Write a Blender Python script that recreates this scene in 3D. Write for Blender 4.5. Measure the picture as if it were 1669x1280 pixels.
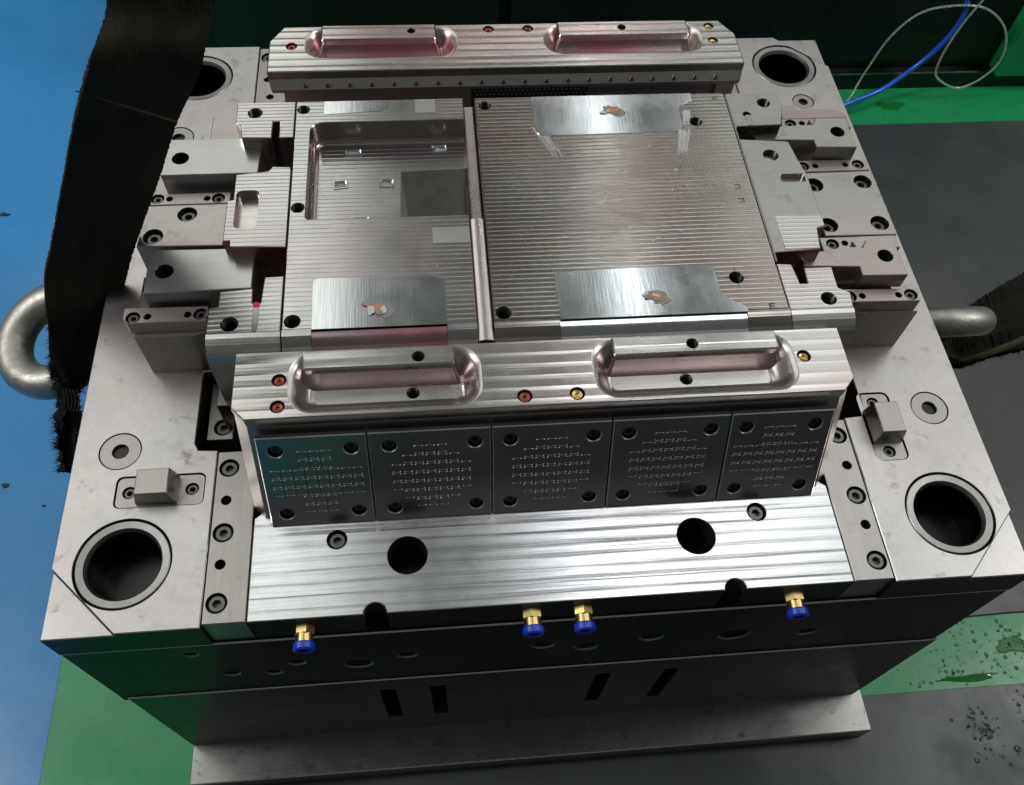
import bpy, math, random
from math import sin, cos, pi, radians, hypot, atan2
from mathutils import Vector, Matrix
from mathutils.geometry import tessellate_polygon

# ---------------------------------------------------------------- scene, camera, light
for o in list(bpy.data.objects): bpy.data.objects.remove(o)
scene = bpy.context.scene
col = scene.collection
S = 0.001            # all numbers below are millimetres; top of the mould plate is z = 0
ZF = 400.0           # the floor lies 400 mm below the plate top

cam_d = bpy.data.cameras.new('camera'); cam = bpy.data.objects.new('camera', cam_d); col.objects.link(cam)
cam_d.sensor_width = 36.0; cam_d.lens = 1441.3 / 1669 * 36.0
cam_d.clip_start = 0.02; cam_d.clip_end = 50
cam.location = (-0.0733, -0.4996, 0.5981 + 0.4)
cam.rotation_euler = (radians(31.89), radians(-2.33), radians(-4.71))
scene.camera = cam

world = bpy.data.worlds.new('World'); scene.world = world; world.use_nodes = True
bg = world.node_tree.nodes['Background']
bg.inputs[0].default_value = (0.82, 0.90, 0.86, 1); bg.inputs[1].default_value = 0.10

def lamp(name, loc, size, power, color, target):
    d = bpy.data.lights.new(name, 'AREA'); d.shape = 'RECTANGLE'; d.size, d.size_y = size
    d.energy = power; d.color = color
    o = bpy.data.objects.new(name, d); col.objects.link(o); o.location = loc
    o.rotation_euler = (Vector(target) - Vector(loc)).to_track_quat('-Z', 'Y').to_euler()
    return o
# ceiling lamps of the workshop: rows of diffuse fittings around an unlit bay, one bright tube
lamp('ceiling_lamp_left', (-0.78, 1.75, 2.55), (0.75, 3.4), 10.0, (0.96, 1.0, 0.96), (-0.78, 1.75, 0))
lamp('ceiling_lamp_far_left', (-1.85, 1.65, 2.55), (0.95, 3.2), 12.5, (1.0, 0.95, 0.93), (-1.85, 1.65, 0))
lamp('ceiling_lamp_right', (1.45, 1.55, 2.55), (0.75, 2.9), 6.4, (0.95, 1.0, 0.96), (1.45, 1.55, 0))
lamp('ceiling_lamp_far_right', (2.55, 1.6, 2.55), (0.9, 3.2), 8.6, (1.0, 0.99, 0.95), (2.55, 1.6, 0))
lamp('ceiling_lamp_front', (0.70, 0.55, 2.55), (0.9, 0.6), 5.2, (0.96, 0.98, 1.0), (0.70, 0.55, 0))
lamp('ceiling_lamp_back', (0.55, 3.3, 2.55), (1.2, 0.8), 4.2, (1.0, 0.88, 0.85), (0.55, 3.3, 0))
lamp('ceiling_tube', (0.60, 1.95, 2.42), (0.035, 1.7), 1.5, (0.93, 1.0, 1.0), (0.60, 1.95, 0))
lamp('floor_fill_left', (-2.3, -0.05, 2.3), (0.5, 0.7), 36, (0.95, 1.0, 1.0), (-0.8, 0.5, 0))  # added fill for the floor, set clear of the steel's reflections
lamp('floor_fill_right', (2.4, -0.05, 2.3), (0.5, 0.7), 25, (0.97, 1.0, 1.0), (0.9, 0.5, 0))  # matching added floor fill on the right, not a known fitting

scene.view_settings.view_transform = 'Standard'; scene.view_settings.look = 'None'
scene.view_settings.exposure = 0.12; scene.view_settings.gamma = 1.0
scene.view_settings.use_curve_mapping = False
scene.render.engine = 'CYCLES'
R = random.Random(7)

# ---------------------------------------------------------------- materials
class NT:
    def __init__(s, name):
        s.m = bpy.data.materials.new(name); s.m.use_nodes = True
        s.t = s.m.node_tree; s.b = s.t.nodes['Principled BSDF']
        s.tc = s.n('ShaderNodeTexCoord')
    def n(s, typ, **kw):
        x = s.t.nodes.new(typ)
        for k, v in kw.items(): setattr(x, k, v)
        return x
    def l(s, a, b): s.t.links.new(a, b)
    def sock(s, v, inp):
        if isinstance(v, (int, float)): inp.default_value = v
        elif isinstance(v, tuple): inp.default_value = v
        else: s.l(v, inp)
    def math(s, op, a, b=0.0, clamp=False):
        x = s.n('ShaderNodeMath', operation=op); x.use_clamp = clamp
        s.sock(a, x.inputs[0]); s.sock(b, x.inputs[1]); return x.outputs[0]
    def mapping(s, scale=(1, 1, 1), loc=(0, 0, 0), rot=(0, 0, 0)):
        x = s.n('ShaderNodeMapping'); x.inputs['Scale'].default_value = scale
        x.inputs['Location'].default_value = loc; x.inputs['Rotation'].default_value = rot
        s.l(s.tc.outputs['Object'], x.inputs[0]); return x.outputs[0]
    def noise(s, scale, detail=3, rough=0.55, vec=None, dist=0.0):
        x = s.n('ShaderNodeTexNoise'); x.inputs['Scale'].default_value = scale
        x.inputs['Detail'].default_value = detail; x.inputs['Roughness'].default_value = rough
        x.inputs['Distortion'].default_value = dist
        s.l(vec if vec is not None else s.tc.outputs['Object'], x.inputs['Vector']); return x.outputs['Fac']
    def ramp(s, fac, stops):
        x = s.n('ShaderNodeValToRGB'); cr = x.color_ramp
        while len(cr.elements) < len(stops): cr.elements.new(0.5)
        for e, (p, c) in zip(cr.elements, stops):
            e.position = p; e.color = (c, c, c, 1) if isinstance(c, (int, float)) else (*c, 1)
        s.l(fac, x.inputs[0]); return x.outputs[0]
    def mix(s, fac, a, b, blend='MIX'):
        x = s.n('ShaderNodeMix', data_type='RGBA', blend_type=blend)
        s.sock(fac, x.inputs[0])
        for v, i in ((a, x.inputs[6]), (b, x.inputs[7])):
            if isinstance(v, tuple): i.default_value = (*v[:3], 1)
            else: s.l(v, i)
        return x.outputs[2]
    def bump(s, h, strength, dist, prev=None):
        x = s.n('ShaderNodeBump'); x.inputs['Strength'].default_value = strength
        x.inputs['Distance'].default_value = dist; s.l(h, x.inputs['Height'])
        if prev is not None: s.l(prev, x.inputs['Normal'])
        return x.outputs['Normal']

def steel(name, base=(0.58, 0.57, 0.55), rough=0.36, pitch=0, cusp=0.0, wob=0.0, pink=0.0, stain=0.35,
          brush='x', scratch=0.0, grime=0.0, sharp=1.0, irr=0.0, metal=1.0, lump=0.0, pinkcol=(0.62, 0.20, 0.24)):
    """Machined steel. pitch / cusp: spacing and height (mm) of the cutter passes, running along x."""
    k = NT(name); b = k.b
    b.inputs['Metallic'].default_value = metal
    if metal < 0.5: b.inputs['Specular IOR Level'].default_value = 0.09
    sc = (25, 700, 700) if brush == 'x' else ((700, 25, 700) if brush == 'y' else (160, 160, 160))
    fine = k.noise(1.0, 3, 0.6, k.mapping(sc))
    cloud = k.noise(9.0, 5, 0.6)
    cloud2 = k.noise(38.0, 4, 0.65)
    c = k.mix(k.math('MULTIPLY', k.ramp(cloud, [(0.35, 0.0), (0.7, 1.0)]), stain), base, tuple(x * 0.72 for x in base))
    c = k.mix(k.math('MULTIPLY', k.ramp(cloud2, [(0.55, 0.0), (0.75, 1.0)]), stain * 0.8), c, tuple(x * 0.6 for x in base))
    if pink > 0:
        pm = k.noise(6.5, 3, 0.5, k.mapping((1, 1.6, 1), (3.1, 1.7, 0.4)))
        pm = k.math('MULTIPLY', k.ramp(pm, [(0.42, 0.0), (0.68, 1.0)]), pink)
        c = k.mix(pm, c, pinkcol)
    c = k.mix(k.math('MULTIPLY', k.ramp(fine, [(0.35, 0.0), (0.65, 1.0)]), 0.22), c, tuple(x * 0.62 for x in base))
    if grime > 0:
        g = k.noise(55.0, 6, 0.7, k.mapping((1, 1, 1), (5, 2, 9)))
        c = k.mix(k.math('MULTIPLY', k.ramp(g, [(0.58, 0.0), (0.72, 1.0)]), grime), c, (0.08, 0.07, 0.06))
    k.l(c, b.inputs['Base Color'])
    r = k.math('ADD', rough - 0.17, k.math('MULTIPLY', cloud2, 0.12))
    r = k.math('ADD', r, k.math('MULTIPLY', k.noise(14.0, 5, 0.65, k.mapping((1, 1, 1), (7, 4, 2))), 0.16))
    r = k.math('ADD', r, k.math('MULTIPLY', fine, 0.10))
    k.l(r, b.inputs['Roughness'])
    nrm = k.bump(fine, 0.10 if pitch else 0.2, 0.0001)
    if pitch:
        sx = k.n('ShaderNodeSeparateXYZ'); k.l(k.tc.outputs['Object'], sx.inputs[0])
        d = k.noise(1.0, 2, 0.5, k.mapping((2.2, 9, 3)))
        y = k.math('ADD', sx.outputs['Y'], k.math('MULTIPLY', d, wob * S))
        ph = k.math('MULTIPLY', y, pi / (pitch * S))
        cs = k.math('ABSOLUTE', k.math('SINE', ph))
        amp = k.math('ADD', 0.35, k.noise(1.0, 2, 0.5, k.mapping((5, 30, 5), (2, 8, 1))))
        h = k.math('MULTIPLY', k.math('POWER', k.math('SUBTRACT', 1.0, cs), sharp), amp)
        if irr:
            ir = k.noise(1.0, 3, 0.55, k.mapping((3.0, 1000 / pitch * 0.9, 3.0), (4, 3, 2)))
            h = k.math('ADD', k.math('MULTIPLY', h, 1 - irr), k.math('MULTIPLY', ir, irr * 2.4))
        nrm = k.bump(h, 1.0, cusp * S, nrm)
    if scratch > 0:
        v = k.n('ShaderNodeTexVoronoi', feature='DISTANCE_TO_EDGE'); v.inputs['Scale'].default_value = 1
        k.l(k.mapping((9, 30, 9), rot=(0, 0, 0.7)), v.inputs['Vector'])
        sm = k.ramp(v.outputs['Distance'], [(0.0, 1.0), (0.012, 0.0)])
        sm = k.math('MULTIPLY', sm, k.ramp(k.noise(16), [(0.5, 0.0), (0.62, 1.0)]))
        nrm = k.bump(sm, scratch, 0.0004, nrm)
    if lump: nrm = k.bump(k.noise(70.0, 5, 0.6), 0.6, lump * S, nrm)
    k.l(nrm, b.inputs['Normal'])
    if brush in 'xy':
        b.inputs['Anisotropic'].default_value = 0.0
    return k.m

def paint(name, base, rough=0.4, var=0.25, bump=0.0, spec=0.5, dirt=0.0, dirtcol=(0.02, 0.02, 0.02), scale=6.0):
    k = NT(name); b = k.b
    n1 = k.noise(scale, 6, 0.65); n2 = k.noise(scale * 9, 5, 0.7)
    c = k.mix(k.math('MULTIPLY', k.ramp(n1, [(0.3, 0.0), (0.75, 1.0)]), var), base, tuple(x * 0.55 for x in base))
    if dirt: c = k.mix(k.math('MULTIPLY', k.ramp(n2, [(0.5, 0.0), (0.72, 1.0)]), dirt), c, dirtcol)
    k.l(c, b.inputs['Base Color'])
    wet = k.ramp(k.noise(scale * 0.9, 4, 0.6, k.mapping((1, 1, 1), (2.3, 6.1, 0))), [(0.42, 1.0), (0.58, 0.0)])
    k.l(k.math('SUBTRACT', k.math('ADD', rough - 0.05, k.math('MULTIPLY', n2, 0.22)), k.math('MULTIPLY', wet, rough * 0.55)), b.inputs['Roughness'])
    b.inputs['Specular IOR Level'].default_value = spec
    if bump: k.l(k.bump(n2, 0.5, bump * S), b.inputs['Normal'])
    return k.m

def plain(name, base, rough=0.4, metal=0.0, **kw):
    k = NT(name); b = k.b
    n = k.noise(180.0, 4, 0.6)
    k.l(k.mix(k.math('MULTIPLY', n, 0.5), base, tuple(x * 0.6 for x in base)), b.inputs['Base Color'])
    b.inputs['Metallic'].default_value = metal
    k.l(k.math('ADD', rough - 0.06, k.math('MULTIPLY', n, 0.14)), b.inputs['Roughness'])
    for a, v in kw.items(): b.inputs[a.replace('_', ' ')].default_value = v
    return k.m

M = {}
M['plate']  = steel('ground_steel', (0.575, 0.55, 0.53), 0.36, stain=0.6, brush='n', grime=0.6, pink=0.10)
M['worn'] = steel('worn_edge_steel', (0.66, 0.65, 0.64), 0.26, stain=0.2, brush='n')
M['side']   = steel('plate_side_shaded_steel', (0.016, 0.0155, 0.0145), 0.30, metal=0.0, stain=0.4, brush='x', grime=0.5, pink=0.03)  # shade on the front faces is painted in as a near-black base
M['spacer'] = steel('spacer_shaded_steel', (0.055, 0.053, 0.05), 0.26, metal=0.35, stain=0.8, brush='x', grime=0.6)  # base darkened to carry the shade of the mould's front
M['clamp']  = steel('clamp_steel', (0.43, 0.42, 0.40), 0.25, stain=0.8, brush='x', grime=0.9)
M['block']  = steel('block_steel', (0.49, 0.47, 0.445), 0.34, stain=0.5, brush='x', pink=0.16, grime=0.4)
M['blockw'] = steel('bright_block_steel', (0.53, 0.53, 0.515), 0.32, stain=0.15, brush='x')
M['rail']   = steel('rail_steel', (0.43, 0.40, 0.38), 0.36, stain=0.25, brush='y', grime=0.2)
M['strip']  = steel('wear_strip_steel', (0.46, 0.40, 0.39), 0.36, stain=0.2, brush='x', pink=0.15)
M['tray']   = steel('milled_tray_steel', (0.68, 0.68, 0.69), 0.215, pitch=8.9, cusp=0.46, sharp=1.5, irr=0.5, wob=5, stain=0.15)
M['bar']    = steel('milled_bar_steel', (0.65, 0.625, 0.60), 0.22, pitch=9.4, cusp=0.42, sharp=1.5, irr=0.45, wob=4, stain=0.2, pink=0.34)
M['barin']  = steel('milled_channel_steel', (0.68, 0.655, 0.625), 0.27, stain=0.2, pink=0.22)
M['ink']    = steel('ink_smeared_steel', (0.46, 0.35, 0.35), 0.26, stain=0.5, pink=0.9, grime=0.35, pinkcol=(0.50, 0.10, 0.18))
M['core']   = steel('ribbed_core_steel', (0.42, 0.40, 0.365), 0.19, sharp=3.0, irr=0.12, pitch=4.3, cusp=0.16, wob=0.7, stain=0.4, pink=0.42, pinkcol=(0.36, 0.20, 0.20))
M['corel']  = steel('ribbed_core_steel_clean', (0.55, 0.545, 0.53), 0.20, sharp=3.0, irr=0.12, pitch=4.3, cusp=0.16, wob=0.7, stain=0.3, pink=0.14)
M['ribfine']= steel('ribbed_side_steel', (0.62, 0.60, 0.58), 0.28, sharp=2.0, pitch=4.0, cusp=0.16, wob=0.4, stain=0.15, pink=0.15)
M['corew']  = steel('core_wall_steel', (0.40, 0.36, 0.35), 0.24, stain=0.3, pink=0.35, brush='y')
M['polish'] = steel('polished_steel', (0.70, 0.71, 0.72), 0.14, stain=0.06, brush='y')
M['wedge']  = steel('wedge_shaded_steel', (0.13, 0.123, 0.115), 0.26, stain=0.7, brush='n')  # dark reflection on the tilted ramp, painted in as base colour
M['panel']  = steel('panel_steel', (0.46, 0.47, 0.46), 0.22, stain=0.5, brush='x', pink=0.62, pinkcol=(0.34, 0.18, 0.25))  # the pink mask paints pink-magenta reflections into the panel colour
M['keys']   = steel('key_outline_steel', (0.20, 0.20, 0.20), 0.38, stain=0.1, brush='n')
M['bush']   = steel('bushing_steel', (0.36, 0.355, 0.34), 0.42, stain=0.3, brush='n')
M['bore']   = steel('bore_shaded_steel', (0.035, 0.035, 0.033), 0.25, stain=0.3, brush='n')  # shade of the deep bore painted in as near-black steel
M['blackpan'] = steel('black_grid_steel', (0.05, 0.05, 0.05), 0.35, stain=0.3, brush='n')
M['bluepan'] = steel('blued_steel', (0.30, 0.32, 0.36), 0.25, stain=0.3, brush='x')
M['screw']  = plain('black_oxide_screw', (0.16, 0.155, 0.15), 0.34, 0.85)
M['brass']  = plain('brass', (0.72, 0.52, 0.20), 0.26, 1.0)
M['blue']   = plain('blue_plastic', (0.012, 0.05, 0.55), 0.3)
M['redcap'] = plain('red_brown_plug', (0.30, 0.085, 0.05), 0.35, 0.55)
M['redink'] = plain('red_ink', (0.55, 0.02, 0.05), 0.5)
M['mark']   = plain('black_mark', (0.012, 0.012, 0.012), 0.6)
M['hole']   = plain('dark_hole_steel', (0.045, 0.042, 0.04), 0.3, 0.7)  # dark tone for hole walls and floors
M['stain1'] = plain('orange_residue', (0.46, 0.23, 0.14), 0.55)
M['stain2'] = plain('grey_residue', (0.30, 0.285, 0.27), 0.45, 0.6)
M['stain3'] = plain('pale_residue', (0.55, 0.55, 0.53), 0.4)
M['ring']   = steel('forged_ring_steel', (0.44, 0.415, 0.38), 0.48, stain=0.7, brush='n', grime=0.7, lump=1.2)
M['floorb'] = paint('blue_floor_paint', (0.017, 0.215, 0.50), 0.42, 0.16, 0.08, dirt=0.10, dirtcol=(0.01, 0.05, 0.13))
M['floorg'] = paint('green_floor_paint', (0.014, 0.29, 0.10), 0.34, 0.4, 0.15, dirt=0.3, dirtcol=(0.012, 0.07, 0.03))
M['mat']    = paint('grey_rubber_mat', (0.056, 0.06, 0.063), 0.45, 0.75, 0.25, dirt=0.45, dirtcol=(0.03, 0.03, 0.032), scale=4.0)
M['machine']= paint('shaded_dark_green_paint', (0.0015, 0.007, 0.0035), 0.45, 0.4, 0.1, dirt=0.4, dirtcol=(0.003, 0.006, 0.004))  # dark green paint taken near black, its shadow included in the colour
M['strap']  = None
k = NT('black_webbing'); b = k.b
w1 = k.noise(1.0, 2, 0.5, k.mapping((900, 60, 60))); w2 = k.noise(7, 5, 0.6)
k.l(k.mix(k.ramp(w2, [(0.35, 0.0), (0.7, 1.0)]), (0.009, 0.009, 0.0075), (0.034, 0.028, 0.017)), b.inputs['Base Color'])
b.inputs['Roughness'].default_value = 0.85; b.inputs['Specular IOR Level'].default_value = 0.15
wv = k.n('ShaderNodeTexWave'); wv.inputs['Scale'].default_value = 55; wv.inputs['Distortion'].default_value = 1.5; k.l(k.mapping((1, 0.3, 1), rot=(0, 0.5, 0)), wv.inputs['Vector'])
k.l(k.bump(w1, 0.8, 0.0008, k.bump(wv.outputs['Fac'], 0.25, 0.0006)), b.inputs['Normal']); M['strap'] = k.m
M['stitch'] = plain('yellow_brown_thread', (0.07, 0.06, 0.025), 0.8)
k = NT('water_drop'); b = k.b
b.inputs['Base Color'].default_value = (0.72, 0.8, 0.76, 1); b.inputs['Roughness'].default_value = 0.03
b.inputs['Transmission Weight'].default_value = 1.0; b.inputs['IOR'].default_value = 1.36; M['water'] = k.m
k = NT('clear_tube'); b = k.b
b.inputs['Base Color'].default_value = (0.75, 0.85, 0.75, 1); b.inputs['Roughness'].default_value = 0.12
b.inputs['Transmission Weight'].default_value = 0.75; b.inputs['IOR'].default_value = 1.4; M['clear'] = k.m
k = NT('blue_tube'); b = k.b
b.inputs['Base Color'].default_value = (0.02, 0.12, 0.62, 1); b.inputs['Roughness'].default_value = 0.22; M['bluetube'] = k.m

# ---------------------------------------------------------------- mesh helpers
class MB:
    def __init__(s): s.v = []; s.f = []; s.m = []
    def add(s, vs, fs, mi=0, T=None):
        o = len(s.v)
        s.v += [tuple(T @ Vector(v)) if T is not None else tuple(v) for v in vs]
        for f in fs: s.f.append([i + o for i in f]); s.m.append(mi)
    def loop_wall(s, loops, mi=0, close=True, T=None, flip=False):
        """loops: list of equal-length point lists, skinned one to the next"""
        n = len(loops[0]); vs = [p for l in loops for p in l]; fs = []
        for a in range(len(loops) - 1):
            for i in range(n if close else n - 1):
                j = (i + 1) % n
                q = [a * n + i, a * n + j, (a + 1) * n + j, (a + 1) * n + i]
                fs.append(q[::-1] if flip else q)
        s.add(vs, fs, mi, T)
    def cap(s, outer, holes=(), mi=0, T=None, flip=False):
        lists = [[Vector(p) for p in outer]] + [[Vector(p) for p in h] for h in holes]
        tris = tessellate_polygon(lists); flat = [p for l in lists for p in l]
        nz = Vector((0, 0, 1)); fs = []
        for t in tris:
            a, b_, c = (flat[i] for i in t)
            n = (b_ - a).cross(c - a)
            if n.length < 1e-9: continue
            t = list(t)
            if (n.z < 0) != flip: t = t[::-1]
            fs.append(t)
        s.add(flat, fs, mi, T)

def area2(P): return sum(P[i][0] * P[(i + 1) % len(P)][1] - P[(i + 1) % len(P)][0] * P[i][1] for i in range(len(P)))
def ccw(P): return list(P) if area2(P) > 0 else list(P)[::-1]
def inset(P, d):
    out = []; n = len(P)
    for i in range(n):
        a, b_, c = P[i - 1], P[i], P[(i + 1) % n]
        e1 = Vector((b_[0] - a[0], b_[1] - a[1])); e2 = Vector((c[0] - b_[0], c[1] - b_[1]))
        if e1.length < 1e-6 or e2.length < 1e-6: out.append(tuple(b_[:2])); continue
        e1.normalize(); e2.normalize()
        n1 = Vector((-e1.y, e1.x)); n2 = Vector((-e2.y, e2.x)); m = n1 + n2
        q = max(0.25, 1 + n1.dot(n2)); m = m / q
        out.append((b_[0] + m.x * d, b_[1] + m.y * d))
    return out
def circ(x, y, r, n=28, z=None):
    p = [(x + r * cos(2 * pi * i / n), y + r * sin(2 * pi * i / n)) for i in range(n)]
    return p if z is None else [(a, b_, z) for a, b_ in p]
def rect(x0, y0, x1, y1): return [(x0, y0), (x1, y0), (x1, y1), (x0, y1)]
def rrect(x0, y0, x1, y1, r, n=6):
    o = []
    for cx, cy, a in ((x1 - r, y0 + r, -90), (x1 - r, y1 - r, 0), (x0 + r, y1 - r, 90), (x0 + r, y0 + r, 180)):
        o += [(cx + r * cos(radians(a + 90 * i / n)), cy + r * sin(radians(a + 90 * i / n))) for i in range(n + 1)]
    return o
def z_(P, z): return [(p[0], p[1], z) for p in P]

def hole_geo(mb, h, z1, mi_wall, T=None):
    """a drilled hole: chamfer, wall (threaded on request) and floor. h = dict(x,y,r,d,[t],[ch],[n],[mi])"""
    x, y, r, d = h['x'], h['y'], h['r'], h['d']; ch = h.get('ch', 0.4); n = h.get('n', 28); mi = h.get('mi', mi_wall)
    loops = [circ(x, y, r + ch, n, z1), circ(x, y, r, n, z1 - ch)]
    if h.get('t'):
        z = z1 - ch; i = 0
        while z > z1 - d + 1.0 and i < 24:
            z -= 0.62; loops.append(circ(x, y, r - (0.5 if i % 2 == 0 else 0), n, z)); i += 1
    loops.append(circ(x, y, r - (0.5 if h.get('t') else 0), n, z1 - d))
    if 'mc' in h: mb.loop_wall(loops[:2], h['mc'], T=T, flip=True); loops = loops[1:]
    mb.loop_wall(loops, mi, T=T, flip=True)
    mb.cap(loops[-1], mi=mi, T=T)
def prism(mb, P, z0, z1, holes=(), ch=0.5, mi=0, mi_side=None, mi_hole=None, T=None, cut=(), bottom=True, mc=None):
    """extruded outline with chamfered rim and drilled holes; cut = extra (through) openings as outlines"""
    P = ccw(P); ms = mi if mi_side is None else mi_side; mh = ms if mi_hole is None else mi_hole
    top = z_(inset(P, ch), z1) if ch else z_(P, z1)
    hl = [circ(h['x'], h['y'], h['r'] + h.get('ch', 0.4), h.get('n', 28), z1) for h in holes]
    cl = [z_(ccw(c), z1) for c in cut]
    mb.cap(top, hl + cl, mi, T)
    loops = [z_(P, z0)] + ([z_(P, z1 - ch)] if ch else []) 
    if ch:
        mb.loop_wall(loops, ms, T=T); mb.loop_wall([z_(P, z1 - ch), top], mi if mc is None else mc, T=T)
    else: mb.loop_wall([z_(P, z0), top], ms, T=T)
    for c in cl: mb.loop_wall([c, [(p[0], p[1], z0) for p in c]], ms, T=T, flip=True)
    if bottom: mb.cap(z_(P, z0), [[(p[0], p[1], z0) for p in c] for c in cl], ms, T, flip=True)
    for h in holes: hole_geo(mb, h, z1, mh, T)
def lathe(mb, prof, x=0, y=0, n=32, mi=0, T=None):
    """prof: (radius, z) from the axis outward / downward"""
    loops = [circ(x, y, max(r, 1e-4), n, z) for r, z in prof]
    mb.loop_wall(loops, mi, T=T, flip=True)
def H(x, y, r, d=30, **k): return dict(x=x, y=y, r=r, d=d, **k)

def tag(o, label=None, cat=None, group=None, kind=None):
    if label: o['label'] = label
    if cat: o['category'] = cat
    if group: o['group'] = group
    if kind: o['kind'] = kind
    return o
WL = {}
def build(name, mb, mats, parent=None, loc=(0, 0, 0), smooth=32, local=False, rot=None):
    """one mesh object. vertices are given in world millimetres (or local ones); loc is its origin in world mm"""
    me = bpy.data.meshes.new(name)
    off = Vector((0, 0, 0)) if local else Vector(loc)
    me.from_pydata([((v[0] - off.x) * S, (v[1] - off.y) * S, (v[2] - off.z) * S) for v in mb.v], [], mb.f)
    if not isinstance(mats, (list, tuple)): mats = [mats]
    for m in mats: me.materials.append(M[m])
    me.polygons.foreach_set('material_index', mb.m)
    me.polygons.foreach_set('use_smooth', [True] * len(me.polygons))
    me.update(); me.set_sharp_from_angle(angle=radians(smooth))
    return place(name, me, parent, loc, rot)
def place(name, me, parent, loc, rot=None):
    o = bpy.data.objects.new(name, me); col.objects.link(o)
    pl = WL.get(parent.name, Vector((0, 0, -ZF))) if parent else Vector((0, 0, -ZF))
    o.location = (Vector(loc) - pl) * S
    if rot: o.rotation_euler = rot
    if parent: o.parent = parent
    WL[o.name] = Vector(loc)
    return o
def empty(name, loc):
    o = bpy.data.objects.new(name, None); col.objects.link(o); o.empty_display_size = 0.05
    o.location = (Vector(loc) + Vector((0, 0, ZF))) * S; WL[o.name] = Vector(loc); return o

# ---------------------------------------------------------------- the setting
def sheet(name, P, z, mat, kind, thick=0, ch=0):
    mb = MB()
    if thick: prism(mb, P, z - thick, z, ch=ch)
    else: mb.cap(z_(ccw(P), z))
    return tag(build(name, mb, mat), kind=kind)
sheet('floor', rect(-505, -9000, 9000, 9000), -404, 'floorg', 'structure')
sheet('blue_floor', rect(-9000, -9000, -505.5, 9000), -403.6, 'floorb', 'structure')
def wavy(x0, y0, x1, y1, n=26, a=1.2):
    P = []
    for (ax, ay), (bx, by) in (((x0, y0), (x1, y0)), ((x1, y0), (x1, y1)), ((x1, y1), (x0, y1)), ((x0, y1), (x0, y0))):
        for i in range(n):
            t = i / n; P.append((ax + (bx - ax) * t + R.uniform(-a, a), ay + (by - ay) * t + R.uniform(-a, a)))
    return P
m1 = sheet('rubber_mat', wavy(-338, -222, 1500, 612), -400, 'mat', None, 4, 0.6)
tag(m1, 'large dark grey floor mat reaching under the mould and its right ring', 'mat')
m2 = sheet('rubber_mat', wavy(-338, -5000, 2500, -303), -400, 'mat', None, 4, 0.6)
tag(m2, 'wet dark grey floor mat in front of the mould', 'mat')

mach = empty('machine_base', (400, 1100, -404))
tag(mach, 'dark green machine base standing in shadow behind the mould', 'machine')
mb = MB(); prism(mb, rect(-398, 722, 1600, 1500), -404, 60, ch=2); build('body', mb, 'machine', mach)
mb = MB(); prism(mb, rect(-470, 760, -398.5, 1500), -404, 30, ch=2); build('side_panel', mb, 'machine', mach)
mb = MB(); prism(mb, rect(-390, 704, 1600, 721.6), -404, -372, ch=2); build('plinth', mb, 'machine', mach)
mb = MB(); prism(mb, rect(-300, 708, 40, 721.6), -340, 40, ch=2); build('door_panel', mb, 'machine', mach)
mb = MB(); prism(mb, rect(60, 708, 560, 721.6), -340, 40, ch=2); build('door_panel', mb, 'machine', mach)
mb = MB(); prism(mb, rect(900, 690, 1400, 721.6), -371.5, 60, ch=2); build('corner_post', mb, 'floorg', mach)

# ---------------------------------------------------------------- the mould
mould = empty('injection_mould', (0, 0, -400))
tag(mould, 'large bright steel injection mould half with sliders and ribbed core inserts', 'mould')

# screws shared by all parts
def screw_mesh(r=6.0, h=8.0, hexr=3.3):
    mb = MB(); n = 24
    hx = [(hexr * cos(pi / 3 * i), hexr * sin(pi / 3 * i)) for i in range(6)]
    mb2 = MB()
    mb2.cap(circ(0, 0, r - 0.7, n, 0), [z_(hx, 0)])
    mb2.loop_wall([circ(0, 0, r - 0.7, n, 0), circ(0, 0, r, n, -0.7), circ(0, 0, r, n, -h)], flip=True)
    mb2.loop_wall([z_(hx, 0), z_(hx, -4.0)], flip=True); mb2.cap(z_(hx, -4.0))
    me = bpy.data.meshes.new('cap_screw')
    me.from_pydata([tuple(c * S for c in v) for v in mb2.v], [], mb2.f); me.materials.append(M['screw'])
    me.polygons.foreach_set('use_smooth', [True] * len(me.polygons)); me.update(); me.set_sharp_from_angle(angle=radians(32))
    return me
SCR = screw_mesh(6.0); SCR_S = screw_mesh(4.3, 6, 2.3); SCR_P = screw_mesh(4.9, 3, 2.5)
def screw(parent, x, y, z, me=None, name='cap_screw'):
    return place(name, me or SCR, parent, (x, y, z), (0, 0, R.uniform(0, 1)))

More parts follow.
